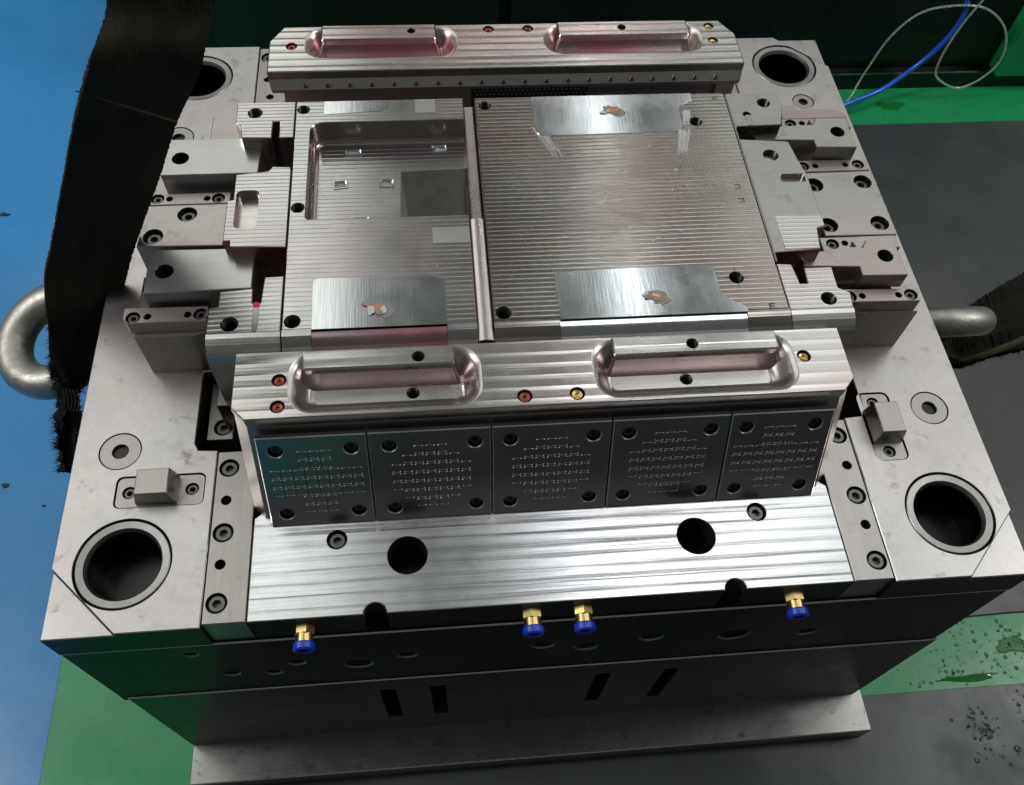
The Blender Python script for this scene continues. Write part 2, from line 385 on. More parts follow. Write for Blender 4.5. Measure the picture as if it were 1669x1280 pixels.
# --- main plate: a slab with the front ports, two flanks above the slide slots
plate_mb = MB()
ports = [(-266, -60, 5), (-249, -117, 6), (-217, -122, 6), (-196, -99, 6.5), (-150, -115, 10.5), (-111, -100, 7),
         (-4, -99, 8.5), (32, -112, 9), (83, -98, 9), (153, -108, 12), (216, -114, 8)]
TY = Matrix(((1, 0, 0, 0), (0, 0, -1, 0), (0, 1, 0, 0), (0, 0, 0, 1)))      # local (x, y, z) -> (x, -z, y): faces -Y
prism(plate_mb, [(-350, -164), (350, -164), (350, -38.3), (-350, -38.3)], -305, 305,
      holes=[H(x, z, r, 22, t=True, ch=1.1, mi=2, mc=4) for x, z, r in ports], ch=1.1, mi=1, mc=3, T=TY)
CUT = 49
def flank(sx):
    # flank outline with the corner cut; the corners lie 4 mm lower
    P = [(350, -305 + CUT), (350, 305 - CUT), (350 - CUT, 305), (244.5, 305), (244.5, 168), (262, 168), (262, 100),
         (252, 100), (252, -97), (262, -97), (262, -162), (259, -168), (244.5, -169), (244.5, -305), (350 - CUT, -305)]
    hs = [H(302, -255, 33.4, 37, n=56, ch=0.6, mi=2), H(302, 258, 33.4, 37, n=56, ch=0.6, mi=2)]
    cs = []
    if sx < 0:
        hs += [H(316.5, -165.5, 15.6, 3, n=40, ch=0.2, mi=2), H(312, 172, 14.4, 3, n=40, ch=0.2, mi=2)]
        cs = [rrect(251, -213, 315.5, -187, 5)]
    else:
        hs += [H(317, -164, 15.1, 3, n=40, ch=0.2, mi=2), H(308, 202, 11.0, 3, n=36, ch=0.2, mi=2)]
        cs = [rrect(259.5, -209, 286.5, -147, 6)]
    P = [(sx * x, y) for x, y in P]
    for h in hs: h['x'] *= sx
    cs = [[(sx * x, y) for x, y in c] for c in cs]
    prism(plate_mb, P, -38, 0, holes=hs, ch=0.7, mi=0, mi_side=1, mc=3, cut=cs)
    for sy in (-1, 1):
        T = [(350, sy * 305), (350, sy * (305 - CUT)), (350 - CUT, sy * 305)]
        T = [(sx * x, y) for x, y in T]
        prism(plate_mb, inset(ccw(T), 0.02), -38, -4, ch=0.7, mi=0, mi_side=1, mc=3)
    # pocket floor below the lock block
    c = cs[0]; plate_mb.cap(z_(ccw(c), -12), mi=1)
flank(-1); flank(1)
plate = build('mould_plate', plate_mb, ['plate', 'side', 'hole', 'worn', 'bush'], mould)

def bushing(x, y):
    mb = MB()
    lathe(mb, [(25.2, -150), (25.2, -5), (27.0, -1.0), (31.8, -0.5), (32.4, -1.1), (32.4, -11)], x, y, 64, 0)
    b0 = build('guide_bushing', mb, ['bush'], plate)
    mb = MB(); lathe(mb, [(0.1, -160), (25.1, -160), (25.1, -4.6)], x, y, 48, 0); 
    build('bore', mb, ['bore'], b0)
for sx in (-1, 1):
    bushing(sx * 302, -255); bushing(sx * 302, 258)
def disc(x, y, r, hr):
    mb = MB(); prism(mb, circ(x, y, r - 0.5, 40), -3, -0.35, holes=[H(x, y, hr, 2.5, n=24, ch=0.7, mi=1)], ch=0.4)
    build('support_disc', mb, ['rail', 'hole'], plate)
disc(-316.5, -165.5, 15.6, 5.6); disc(317, -164, 15.1, 5.5); disc(-312, 172, 14.4, 5.4); disc(308, 202, 11.0, 4.2)

# --- lock blocks in their pockets
def lock(sx, long_x):
    if long_x: x0, y0, x1, y1 = -314.8, -212.3, -251.7, -187.7; bx0, by0, bx1, by1 = -299, -211, -270, -189; scs = [(-305.5, -200), (-260.5, -199.5)]
    else:      x0, y0, x1, y1 = 260.2, -208.3, 285.8, -147.7; bx0, by0, bx1, by1 = 261, -193.5, 284.5, -164; scs = [(272.5, -156), (272.5, -200.5)]
    mb = MB()
    prism(mb, rrect(x0, y0, x1, y1, 4.6), -11.5, -1.2, holes=[H(x, y, 4.7, 5, ch=0.3, n=24, mi=1) for x, y in scs], ch=0.4)
    lo = rrect(bx0, by0, bx1, by1, 0.6, 2); hi = [( (p[0]-(bx0+bx1)/2)*0.80+(bx0+bx1)/2, (p[1]-(by0+by1)/2)*0.92+(by0+by1)/2) for p in lo]
    hi2 = inset(hi, 0.7)
    mb.loop_wall([z_(lo, -1.3), z_(lo, 2), z_(hi, 15.3), z_(hi2, 16)]); mb.cap(z_(hi2, 16))
    o = build('lock_block', mb, ['rail', 'hole'], mould)
    for x, y in scs: screw(o, x, y, -2.6, SCR_S)
lock(-1, True); lock(1, False)

# --- gib rails in the slide slots
def rail(sx, sy):
    P = rect(214.6, 0, 244.1, 0)
    y0, y1 = (-302.5, -170) if sy < 0 else (170, 302.5)
    P = [(sx * a, b_) for a, b_ in rect(214.6, y0, 244.1, y1)]
    if sy < 0: sc = [(235, -184), (235, -236), (235, -288)]; pn = [(235, -210.5), (235, -260)]
    else: sc = [(235, 288), (235, 190)]; pn = [(234, 254), (230, 228)]
    mb = MB()
    prism(mb, P, -37.8, -0.9, ch=0.6, mi=0, holes=[H(sx * x, y, 7.3, 7, ch=0.2, mi=1) for x, y in sc] + [H(sx * x, y, 3.4, 14, ch=0.5, n=20, mi=1) for x, y in pn])
    o = build('gib_rail', mb, ['rail', 'hole'], mould)
    for x, y in sc: screw(o, sx * x, y, -2.2)
for sx in (-1, 1):
    for sy in (-1, 1): rail(sx, sy)
mb = MB(); prism(mb, rect(-258, -152, -238, -100), -30, -14, ch=0.5, holes=[H(-246, -141, 7.3, 8, ch=0.2, mi=1)])
lp = build('slot_packing_piece', mb, ['rail', 'hole'], mould); screw(lp, -246, -141, -15.5)

# --- slide trays with the air couplings
def tray(sy):
    f = lambda P: [(x, sy * -1 * y) for x, y in P]
    notch = lambda cx, r: [(cx + r * cos(a), -303 + r * sin(a)) for a in [pi - pi * i / 10 for i in range(11)]]
    P = [(-213.4, -303)] + notch(-127, 8) + notch(127, 8) + [(213.4, -303), (213.4, -227), (207, -222), (-207, -222), (-213.4, -227)]
    hs = [H(-154, -247, 7.2, 8, ch=0.3, mi=1), H(155, -245, 7.2, 8, ch=0.3, mi=1), H(-104, -262, 14, 36, n=44, ch=0.5, mi=1), H(106, -261, 14, 36, n=44, ch=0.5, mi=1)]
    P = f(P)
    for h in hs: h['y'] = sy * -1 * h['y']
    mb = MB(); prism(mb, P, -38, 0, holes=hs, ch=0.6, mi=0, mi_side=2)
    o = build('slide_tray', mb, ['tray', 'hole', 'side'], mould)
    for h in hs[:2]: screw(o, h['x'], h['y'], -2.4)
    return o
tray_f = tray(-1); tray(1)

def coupling(x, z):
    root_mb = MB()
    T = Matrix.Translation((x, -299.5, z)) @ Matrix(((1, 0, 0, 0), (0, 0, -1, 0), (0, 1, 0, 0), (0, 0, 0, 1)))
    a0 = R.uniform(0, 1)
    hexp = lambda r: [(r * cos(pi / 3 * i + a0), r * sin(pi / 3 * i + a0)) for i in range(6)]
    lathe(root_mb, [(3, 9), (4.6, 9), (4.6, 0)], n=20, T=T)
    root_mb.loop_wall([z_(hexp(6.6), 2), z_(hexp(7.2), 2.6), z_(hexp(7.2), 9.2), z_(hexp(6.5), 10)], T=T); root_mb.cap(z_(hexp(6.5), 10), T=T)
    lathe(root_mb, [(1, 15), (6.2, 15), (6.2, 9.5)], n=28, T=T)
    o = build('brass_coupling', root_mb, 'brass', mould)
    mb = MB(); lathe(mb, [(0.1, 13), (3.6, 13), (3.6, 20.3), (4.4, 21), (6.6, 21), (7.6, 20), (7.6, 16.2), (6.9, 15.1), (5, 15)], n=32, T=T)
    build('blue_release_ring', mb, 'blue', o)
for x, z in ((-177, -17), (-18, -17), (18.5, -17), (174, -19)): coupling(x, z)

# --- slide bodies (tapered bars; raised bosses stand in two dished channels)
def bar_top(mb, rim, chans, yq, yk, yboss, depth, rad, boss_holes, floor_holes, top_holes, z=88.0):
    """rim: outline of the flat top; each channel is a rounded rectangle x0..x1, yq..yk with a boss at its back"""
    rings = [rrect(c[2], yq, c[3], yk, 17, 8) for c in chans]
    mb.cap(z_(rim, z), [circ(h['x'], h['y'], h['r'] + h['ch'], 24, z) for h in top_holes] + [z_(r_, z) for r_ in rings], 0)
    for h in top_holes: hole_geo(mb, h, z, 3)
    for c, bh, fh in zip(chans, boss_holes, floor_holes):
        loops = []
        for i in range(9):
            t = i / 8; d = rad * t; dz = depth * (1 - cos(pi * t)) / 2
            loops.append(z_(rrect(c[2] + d, yq + d, c[3] - d, yk - d, max(17 - d, 4), 8), z - dz))
        mb.loop_wall(loops, 1, flip=False)
        zf = z - depth
        mb.cap(loops[-1], [circ(h['x'], h['y'], h['r'] + h['ch'], 20, zf) for h in fh], 1)
        for h in fh: hole_geo(mb, h, zf, 3)
        P = [(c[0], yk - 0.05), (c[0], yboss + 2.5)] + arc(c[0] + 2.5, yboss + 2.5, 2.5, 180, 270, 4) + arc(c[1] - 2.5, yboss + 2.5, 2.5, 270, 360, 4) + [(c[1], yboss + 2.5), (c[1], yk - 0.05)]
        P = ccw([p for i, p in enumerate(P) if i == 0 or hypot(p[0] - P[i-1][0], p[1] - P[i-1][1]) > 1e-4])
        prism(mb, P, z - 2.5, z + 3.0, holes=bh, ch=1.2, mi=0, mi_side=2, mi_hole=3, bottom=False)
        Q = [(p[0] + (4.0 if p[0] > (c[0] + c[1]) / 2 else -4.0), p[1] - (6.5 if p[1] < yk - 4 else 0)) for p in P]
        mb.loop_wall([z_(Q, zf - 0.5), z_(P, z - 2.5)], 2)
def arc(cx, cy, r, a0, a1, n=6): return [(cx + r * cos(radians(a0 + (a1 - a0) * i / n)), cy + r * sin(radians(a0 + (a1 - a0) * i / n))) for i in range(n + 1)]
def front_slide():
    mb = MB(); yb, yf = -143.0, -196.0
    def out(yf_, z, xe=214, xc=205, cc=10): return [(-xe, yb, z), (-xe, yf_ + cc, z), (-xc, yf_, z), (xc, yf_, z), (xe, yf_ + cc, z), (xe, yb, z)]
    rim = [(-213.4, yb), (-213.4, yf + 10.2), (-204.7, yf + 0.6), (204.7, yf + 0.6), (213.4, yf + 10.2), (213.4, yb)]
    chans = ((-168, -64, -177.5, -46), (47, 166, 31, 176.5))
    tk = dict(t=True, ch=0.5, n=20, mi=3)
    bar_top(mb, rim, chans, -193.4, -144.6, -160.5, 15, 15.5,
            ([H(-89, -153.5, 4, 12, **tk)], [H(104, -153, 4, 12, **tk)]),
            ([H(-94, -172, 4.2, 10, **tk)], [H(100, -171.5, 4.2, 10, **tk)]),
            [H(x, y, r, 6, ch=0.3, n=24, mi=3) for x, y, r in ((-18, -188, 5), (18, -188, 5), (-183.5, -166, 4.8), (-183.5, -187, 4.8), (183, -166, 4.8))])
    mb.loop_wall([[(x, y, 88) for x, y in rim], out(yf, 87.2), out(yf, 83), out(-195, 77), out(-227.5, 0, 214, 205), out(-227.5, -20, 214, 205)], 4, close=False, flip=True)
    mb.add([(-214, yb, 88), (214, yb, 88), (214, yb, -20), (-214, yb, -20)], [[3, 2, 1, 0]], 4)
    return mb
mb = front_slide()
sl_f = build('front_slide_bar', mb, ['bar', 'barin', 'ink', 'hole', 'block'], mould)
def plug(parent, x, y, z, mat, r=3.6):
    mb = MB(); lathe(mb, [(0.1, z - 3.2), (1.4, z - 3.2), (1.6, z - 1.9), (r, z - 1.4), (r + 0.9, z - 2.2), (r + 1, z - 6)], x, y, 22)
    build('coupling_plug', mb, mat, parent)
plug(sl_f, -18, -188, 88, 'redcap'); plug(sl_f, 18, -188, 88, 'brass')
plug(sl_f, -183.5, -166, 88, 'redcap', 3.3); plug(sl_f, -183.5, -187, 88, 'redcap', 3.3); plug(sl_f, 183, -166, 88, 'brass', 3.3)
# the back slide: its face looks at the core
def back_slide():
    mb = MB(); yb, yf = 212.0, 152.0
    rim = [(-199, yb), (-210.5, yb - 19), (-210.5, yf + 0.8), (210.5, yf + 0.8), (210.5, yb - 19), (199, yb)]
    chans = ((-166, -64, -181, -45), (47, 168, 33, 180))
    bk = dict(ch=0.4, n=20, mi=3)
    bar_top(mb, rim, chans, 168.5, 210.5, 190, 14, 14,
            ([H(-86, 201, 3.4, 10, **bk)], [H(106, 201, 3.7, 10, **bk)]), ([], []),
            [H(x, y, r, 7, ch=0.3, n=24, mi=3) for x, y, r in ((-16, 205.5, 4.7), (20, 205.5, 4.7), (-192, 186, 4.8), (189, 205, 4.4), (189, 184, 4.4))])
    def O(yf_, z, xe=211.5): return [(-200, yb + 0.5, z), (-xe, yb - 19, z), (-xe, yf_, z), (xe, yf_, z), (xe, yb - 19, z), (200, yb + 0.5, z)]
    mb.loop_wall([[(x, y, 88) for x, y in rim], O(yf, 87.2), O(yf, 80), O(yf - 5.5, 73, 210), O(yf - 5.5, 70, 209), O(yf + 8, 67, 204), O(yf + 12, 66, 203), O(yf + 12, -20, 203)], 4, close=False, flip=True)
    mb.add([(-200, yb + .5, 88), (200, yb + .5, 88), (200, yb + .5, -20), (-200, yb + .5, -20)], [[0, 1, 2, 3]], 4)
    return mb
sl_b = build('back_slide_bar', back_slide(), ['bar', 'barin', 'ink', 'hole', 'block'], mould)
for x in (-16, 20): plug(sl_b, x, 205.5, 88, 'redcap', 3.4)
plug(sl_b, -192, 186, 88, 'redcap', 3.4); plug(sl_b, 189, 205, 88, 'brass', 3.2); plug(sl_b, 189, 184, 88, 'brass', 3.2)
nub = MB()
base = [(-2.4, -1.4, 0), (2.4, -1.4, 0), (2.4, 1.4, 0), (-2.4, 1.4, 0)]; tip = [(-0.7, -1.2, 5), (0.7, -1.2, 5), (0.7, 1, 5), (-0.7, 1, 5)]
nub.loop_wall([base, tip]); nub.cap(tip)
nubm = None
for i in range(20):
    x = -180 + i * 19.3
    if nubm is None: o = build('ejector_nub', nub, 'block', sl_b, (x, 148.6, 73.6), local=True); nubm = o.data
    else: place('ejector_nub', nubm, sl_b, (x, 148.6, 73.6))
mb = MB(); prism(mb, rect(-34, 163.2, 74, 164.6), 20, 65.6, ch=0); 
for i in range(26):
    for j in range(4):
        x = -31 + i * 4.05 + (2 if j % 2 else 0); z = 63 - j * 4.2
        T = Matrix.Translation((x, 163.2, z)) @ TY
        lathe(mb, [(0.1, 1.0), (1.2, 0.9), (1.5, 0)], n=8, mi=1, T=T)
build('dimpled_panel', mb, ['blackpan', 'bush'], sl_b)
mb = MB(); prism(mb, rect(75.5, 161.8, 190, 163.9), 20, 65.4, ch=0.4); build('face_insert', mb, 'bluepan', sl_b)
mb = MB(); prism(mb, rect(193, 156.5, 210, 172), 20, 66.5, ch=0.6); build('end_stop', mb, 'block', sl_b)

# --- five engraved panels on the sloping face of the front slide
LEN = 82.08; ROTX = atan2(76, 31)
def key_mesh():
    mb = MB(); a = rrect(-3.7, -3.75, 3.7, 3.75, 2.0, 4); b_ = inset(a, 0.2); c = inset(a, 0.42); d = inset(a, 0.62)
    mb.loop_wall([z_(a, 0), z_(b_, 0.28), z_(c, 0.28), z_(d, 0)])
    me = bpy.data.meshes.new('key_outline'); me.from_pydata([tuple(q * S for q in v) for v in mb.v], [], mb.f)
    me.materials.append(M['keys']); me.update(); return me
KEY = key_mesh()
XS = [-200.5, -126, -41.5, 42.2, 126, 200.5]
SC = [((-188, -137.2), 63), ((-111.5, -53), 0), ((-28.6, 29.4), 0), ((54.4, 112.6), 0), ((138, 187.8), 0)]
ROWS = [(3, 3, 8, 8, 8, 3, 3), (3, 5, 7, 7, 7, 5, 3), (3, 5, 7, 7, 7, 5, 3), (3, 5, 7, 7, 7, 5, 3), (3, 3, 8, 8, 8, 3, 3)]
for i in range(5):
    x0, x1 = XS[i] + 0.5, XS[i + 1] - 0.5; cx = (x0 + x1) / 2
    if i in (0, 4): cx = (SC[i][0][0] + SC[i][0][1]) / 2
    mb = MB(); hs = [H(x - cx, y, 5.1, 3.7, ch=0.55, n=26, mi=1, mc=2) for x in SC[i][0] for y in (12.5, 70)]
    prism(mb, rect(x0 - cx, 1, x1 - cx, LEN), -4, 0, holes=hs, ch=0.7, mc=2)
    # panel foot plane through y=-235 z=0, rising towards the back
    p = build('engraved_panel', mb, ['panel', 'hole', 'worn'], mould, (cx, -235, 0), local=True, rot=(ROTX, 0, 0))
    for x in SC[i][0]:
        for y in (12.5, 70):
            s = bpy.data.objects.new('cap_screw', SCR_P); col.objects.link(s); s.parent = p; s.location = ((x - cx) * S, y * S, -3.3 * S)
    for r_, nk in enumerate(ROWS[i]):
        for c in range(nk):
            s = bpy.data.objects.new('key_outline', KEY); col.objects.link(s); s.parent = p
            s.location = ((c - (nk - 1) / 2) * 8.05 * S, (65.9 - 8.15 * r_) * S, 0.02 * S)

# --- core inserts
def nose(mb, x0, x1, mi=0, z=88.0, y0=-124.0, r=17.0):
    """rolled front edge between x0 and x1"""
    L = []
    for i in range(9):
        a = pi / 2 * i / 8 * 0.86; L.append((y0 - r * sin(a), z - r * (1 - cos(a))))
    L.append((L[-1][0], 20))
    mb.loop_wall([[(x0, y, q) for y, q in L], [(x1, y, q) for y, q in L]], mi, close=False, flip=False)
    for x, fl in ((x0, True), (x1, False)):
        P = [(x, y, q) for y, q in L] + [(x, y0, 20), (x, y0, z)]
        mb.add(P, [list(range(len(P)))[::-1] if fl else list(range(len(P)))], mi)
def arc(cx, cy, r, a0, a1, n=6): return [(cx + r * cos(radians(a0 + (a1 - a0) * i / n)), cy + r * sin(radians(a0 + (a1 - a0) * i / n))) for i in range(n + 1)]
HD = dict(ch=0.4, t=True, mi=2)
mb = MB()
PL = [(-184, -124), (-46.5, -124), (-46.5, -21), (-168, -21)] + arc(-168, -17, 4, -90, -180, 4) + [(-172, 76)] + arc(-161, 76, 11, 180, 90, 6) + [(-44.5, 87), (-44.5, 113), (-184, 113)]
prism(mb, PL, 20, 88, ch=0.5, mi=0, mi_side=1, holes=[H(-178, 103, 5.0, 14, **HD), H(-178, -8, 5.0, 14, **HD), H(-177, -117, 5.6, 14, **HD)])
nose(mb, -184, -163.6, 0); nose(mb, -163.4, -68, 3, 86.4, -125.5, 16); nose(mb, -67.8, -46.5, 0)
core_l = build('left_core_insert', mb, ['corel', 'corew', 'hole', 'ink'], mould)
# recessed floor with the sunken ramp and its fillet
mb = MB()
fl = [(-171.8, -20.8), (-101, -20.8), (-99.5, 50), (-46, 52), (-44.7, 52), (-44.7, 86.8), (-160, 86.8), (-171.8, 76)]
mb.cap(z_(fl, 66), (), 0)
n = 8
fil = lambda d: [(-171.9 + d, -20.8)] + [( -161 - (11 - d) * cos(pi / 2 * i / n), 76 + (11 - d) * sin(pi / 2 * i / n)) for i in range(n + 1)] + [(-44.7, 87 - d)]
mb.loop_wall([z_(fil(5 * (1 - cos(pi / 2 * i / 5)) ), 71 - 5 * sin(pi / 2 * i / 5) + 0.05) for i in range(6)], 1, close=False, flip=False)
build('recess_floor', mb, ['corel', 'corew'], core_l)
mb = MB()
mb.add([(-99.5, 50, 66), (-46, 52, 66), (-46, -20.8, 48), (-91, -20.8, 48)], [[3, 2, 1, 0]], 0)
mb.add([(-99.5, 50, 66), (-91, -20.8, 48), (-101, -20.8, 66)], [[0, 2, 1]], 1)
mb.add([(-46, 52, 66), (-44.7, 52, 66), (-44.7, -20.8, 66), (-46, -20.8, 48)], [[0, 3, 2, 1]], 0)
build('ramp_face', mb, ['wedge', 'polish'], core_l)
for (x, y, w, h, a) in ((-139, 74, 15, 8, 0.05), (-149, 37, 12, 10, 0.1), (-111, 37, 12, 10, -0.05), (-133, -3, 16, 8, 0.0), (-66, 76, 13, 10, 0.03)):
    mb = MB(); T = Matrix.Translation((x, y, 66)) @ Matrix.Rotation(a, 4, 'Z')
    o_ = rect(-w / 2, -h / 2, w / 2, h / 2)
    mb.loop_wall([z_(o_, 0.05), z_(inset(o_, .5), 0.8), z_(inset(o_, 1.1), 0.8), z_(inset(o_, 1.8), 0.1)], 0, T=T)
    q = inset(o_, 1.8); ap = [(-w * .2, 0.3, 1.3), (w * .22, -.4, 1.0)]
    vs = z_(q, 0.1) + ap
    mb.add(vs, [[0, 1, 5, 4], [1, 2, 5], [2, 3, 4, 5], [3, 0, 4]], 1, T)
    build('ejector_mark', mb, ['polish', 'bush'], core_l)
def pad(parent, P, z=88.0, mat='polish', th=0.35):
    mb = MB(); prism(mb, P, z + 0.02, z + th, ch=0.15, bottom=False); return build('polished_pad', mb, mat, parent)
pad(core_l, rect(-75.5, -49.5, -47, -33.2), mat='blockw')
pad(core_l, rect(-85, 95.5, -68, 112.4), mat='blockw')
pad(core_l, [(-161, 96), (-115, 99), (-107, 104), (-107, 112.3), (-161, 112.3)])
pad(core_l, [(-163.4, -124.9), (-68, -124.9), (-68, -90)] + arc(-76, -89, 8, 0, 80, 5) + [(-157, -79)] + arc(-159, -84, 5, 90, 170, 3))
def blot(parent, x, y, s, seed, z=88.35):
    r = random.Random(seed)
    def blob(rad, n, ex=1.0, rot=0.0, jag=0.45):
        P = []
        for i in range(n):
            a = 2 * pi * i / n; q = rad * (1 - jag / 2 + jag * r.random())
            u, v = q * ex * cos(a), q * sin(a); P.append((x + u * cos(rot) - v * sin(rot), y + u * sin(rot) + v * cos(rot)))
        return P
    mb = MB(); prism(mb, blob(5.2 * s, 34, 1.6, -0.5, 0.42), z, z + 0.35, ch=0.05, bottom=False); o = build('residue_patch', mb, 'stain2', parent)
    x -= 1.0; mb = MB(); prism(mb, blob(3.3 * s, 26, 1.4, -0.4, 0.3), z + 0.35, z + 0.9, ch=0.1, bottom=False); build('residue_core', mb, 'stain1', parent)
    for k_ in range(4):
        x0_, y0_ = x, y; x += r.uniform(-8, 6) * s; y += r.uniform(-3.5, 4) * s
        mb = MB(); prism(mb, blob(r.uniform(.8, 2.2) * s, 11, r.uniform(1.1, 2.4), r.uniform(0, 3), 0.6), z + 0.4 + .13 * k_, z + 0.95 + .13 * k_, ch=0.1, bottom=False)
        build('residue_flake', mb, ('stain3', 'stain2', 'stain1', 'stain3')[k_], parent); x, y = x0_, y0_
blot(core_l, -115, -109, 1.25, 3)

mb = MB()
PRC = [(-34.5, -124), (183.4, -124), (183.4, 113), (-34.5, 113)]
prism(mb, PRC, 20, 88, ch=0.9, mi=0, mi_side=1, holes=[H(-26, 103, 5.0, 14, **HD), H(152, 77, 5.2, 14, **HD), H(150, -93, 5.3, 14, **HD), H(-27, -117, 5.4, 14, **HD)])
nose(mb, -34.5, 13, 0); nose(mb, 13.2, 151, 3, 86.6, -126, 16); nose(mb, 151.2, 183.4, 0)
core_r = build('right_core_insert', mb, ['core', 'corew', 'hole', 'polish'], mould)
pad(core_r, [(14, 112.4), (14, 82)] + arc(22, 72, 8, 180, 260, 5) + [(128, 65)] + arc(131, 74, 9, -80, 0, 5) + [(140, 90)] + arc(146, 94, 5, 180, 100, 3) + [(153.5, 104), (154, 112.4)])
pad(core_r, [(13.2, -125.2), (12.8, -88)] + arc(19, -87, 6, 180, 95, 4) + [(126, -80)] + arc(129, -86, 6, 80, 0, 4) + [(135.5, -106), (140, -113), (151, -120), (152.5, -125.2)])
blot(core_r, 84, 92, 1.1, 11); blot(core_r, 88, -109, 1.15, 12)
def strokes(parent, x, y, dx, dy, w, seed, n=9):
    r = random.Random(seed); mb = MB()
    for i in range(n):
        o = (i / (n - 1) - 0.5) * w; a = r.uniform(0, .15); e = r.uniform(.8, 1.05); hw = r.uniform(0.3, 0.8)
        P = [(x + o - hw + dx * a, y + dy * a), (x + o * 0.8 + dx * e - .2, y + dy * e), (x + o * 0.8 + dx * e + .2, y + dy * e), (x + o + hw + dx * a, y + dy * a)]
        mb.cap(z_(ccw(P), 88.06 + i * 0.004))
    tag(build('abrasive_stroke', mb, 'worn', parent), kind='stuff')
strokes(core_r, 16, 76, 14, -36, 9, 1); strokes(core_r, 141, 70, -8, -32, 9, 2); strokes(core_r, 147, 92, -4, -20, 6, 5)
# ink marks and scribed crosses
def mark(parent, segs, z=88.1, w=0.7, mat='mark', name='ink_mark'):
    mb = MB()
    for i, ((x0, y0), (x1, y1)) in enumerate(segs):
        d = Vector((x1 - x0, y1 - y0)).normalized(); nn = Vector((-d.y, d.x)) * w / 2; e = d * w / 2 * 0
        P = [(x0 - e.x + nn.x, y0 - e.y + nn.y), (x0 - e.x - nn.x, y0 - e.y - nn.y), (x1 + e.x - nn.x, y1 + e.y - nn.y), (x1 + e.x + nn.x, y1 + e.y + nn.y)]
        mb.cap(z_(ccw(P), z + i * 0.006))
    build(name, mb, mat, parent)
def E_(x, y, s=4.5): return [((x, y), (x, y + s)), ((x, y + s - .3), (x + s * .8, y + s - .3)), ((x, y + s / 2), (x + s * .7, y + s / 2)), ((x, y + .3), (x + s * .8, y + .3))]
mark(core_r, E_(173, 103, 5)); mark(core_r, E_(169, -125.5 + 2, 5), 88.2)
for y in (-2, -17): mark(core_r, [((169, y), (173.5, y)), ((173.2, y), (173.2, y + 4)), ((169, y + 3.8), (173.5, y + 3.8))])
for cx, cy in ((152, 77), (150, -93)):
    mark(core_r, [((cx - 10, cy), (cx - 5.8, cy)), ((cx + 5.8, cy), (cx + 9.5, cy)), ((cx, cy - 9), (cx, cy - 5.8)), ((cx, cy + 5.8), (cx, cy + 9.5))], w=0.5)
def scratches(parent, x0, y0, x1, y1, n, seed, z=88.07):
    r = random.Random(seed); mb = MB()
    for i in range(n):
        x, y = r.uniform(x0, x1), r.uniform(y0, y1); a = r.uniform(0.25, 0.95); L = r.choice((1.5, 2, 3, 4, 7, 13)) * r.uniform(.6, 1.2); w = r.uniform(.12, .3)
        d = Vector((cos(a), sin(a))); nn = Vector((-d.y, d.x))
        mid = Vector((x, y)) + d * L / 2 + nn * r.uniform(-.06, .06) * L
        e = Vector((x, y)) + d * L
        P = [(x, y), tuple(mid - nn * w), tuple(e), tuple(mid + nn * w)]
        mb.cap(z_(ccw(P), z + i * .003))
    tag(build('scratch', mb, 'stain3', parent), kind='stuff')
scratches(core_r, 20, -70, 165, 55, 18, 41); scratches(core_l, -165, -76, -55, -25, 7, 8)

# divider strips between the inserts
mb = MB()
L = [(-46.1, 20), (-46.1, 85)] + [(-40.7 - 5.4 * cos(radians(a)), 85 + 1.6 * sin(radians(a))) for a in range(15, 166, 15)] + [(-35.3, 85), (-35.3, 20)]
mb.loop_wall([[(x, -139, z) for x, z in L], [(x, -24, z) for x, z in L]], 0, close=False, flip=False)
mb.add([(x, -139, z) for x, z in L], [list(range(len(L)))], 0)
build('divider_strip', mb, 'barin', mould)
mb = MB(); prism(mb, rect(-44.2, -23, -35.6, 112), 20, 80, ch=1.0); build('divider_strip', mb, 'barin', mould)
mb = MB(); prism(mb, rect(-243, -142, 243, 150), -38, 20, ch=0.5); build('core_base', mb, 'corew', mould)

# --- side blocks beside the core inserts (z = 86)
def sideblock(P, holes, z=86.5, mat='ribfine', z0=20, nosex=None, pocket=None, depth=8):
    mb = MB(); prism(mb, P, z0, z, ch=0.6, mi=0, mi_side=1, holes=holes)  if not pocket else prism(mb, P, z - depth, z, ch=0.6, mi=0, mi_side=3, holes=holes, cut=[pocket], bottom=False)
    if pocket:
        prism(mb, P, z0, z - depth, ch=0, mi=4, mi_side=1)
    if nosex: nose(mb, nosex[0], nosex[1], 0, z, -124.0, 16)
    return build('core_side_block', mb, [mat, 'corew', 'hole', 'ink', 'barin'], mould)
sb = sideblock([(-233, 90), (-229, 87), (-227, 73), (-203, 72), (-203, 91), (-197, 91), (-197, 72), (-185.2, 72), (-185.2, 115), (-233.5, 115)], [H(-218, 102, 5.8, 14, **HD)])
sb = sideblock([(-228, 31), (-203, 34), (-200, 39), (-186, 38), (-185.3, 33), (-185.3, -46), (-227, -44), (-227, -38), (-232.5, -38), (-232.5, 3), (-228, 4)], [], mat='ribfine', pocket=rrect(-226, -26, -208.5, 13.5, 4.5, 4), depth=9)
sb = sideblock([(-236.5, -124), (-185.3, -124), (-185.3, -74), (-199, -74.5), (-200.5, -98), (-206.5, -98), (-207, -84.5), (-230, -86.5), (-230, -100), (-236.5, -101)], [H(-221, -116, 6.0, 16, **HD)], nosex=(-236.5, -185.3))
mb = MB(); prism(mb, circ(-203.3, -100, 2.6, 14), 86.4, 87.2, ch=0.3); build('red_dot', mb, 'redink', sb)
mb = MB(); prism(mb, rrect(-205.4, -124, -201.2, -98, 2, 4), 86.52, 86.9, ch=0.15); build('runner_groove', mb, 'corew', sb)
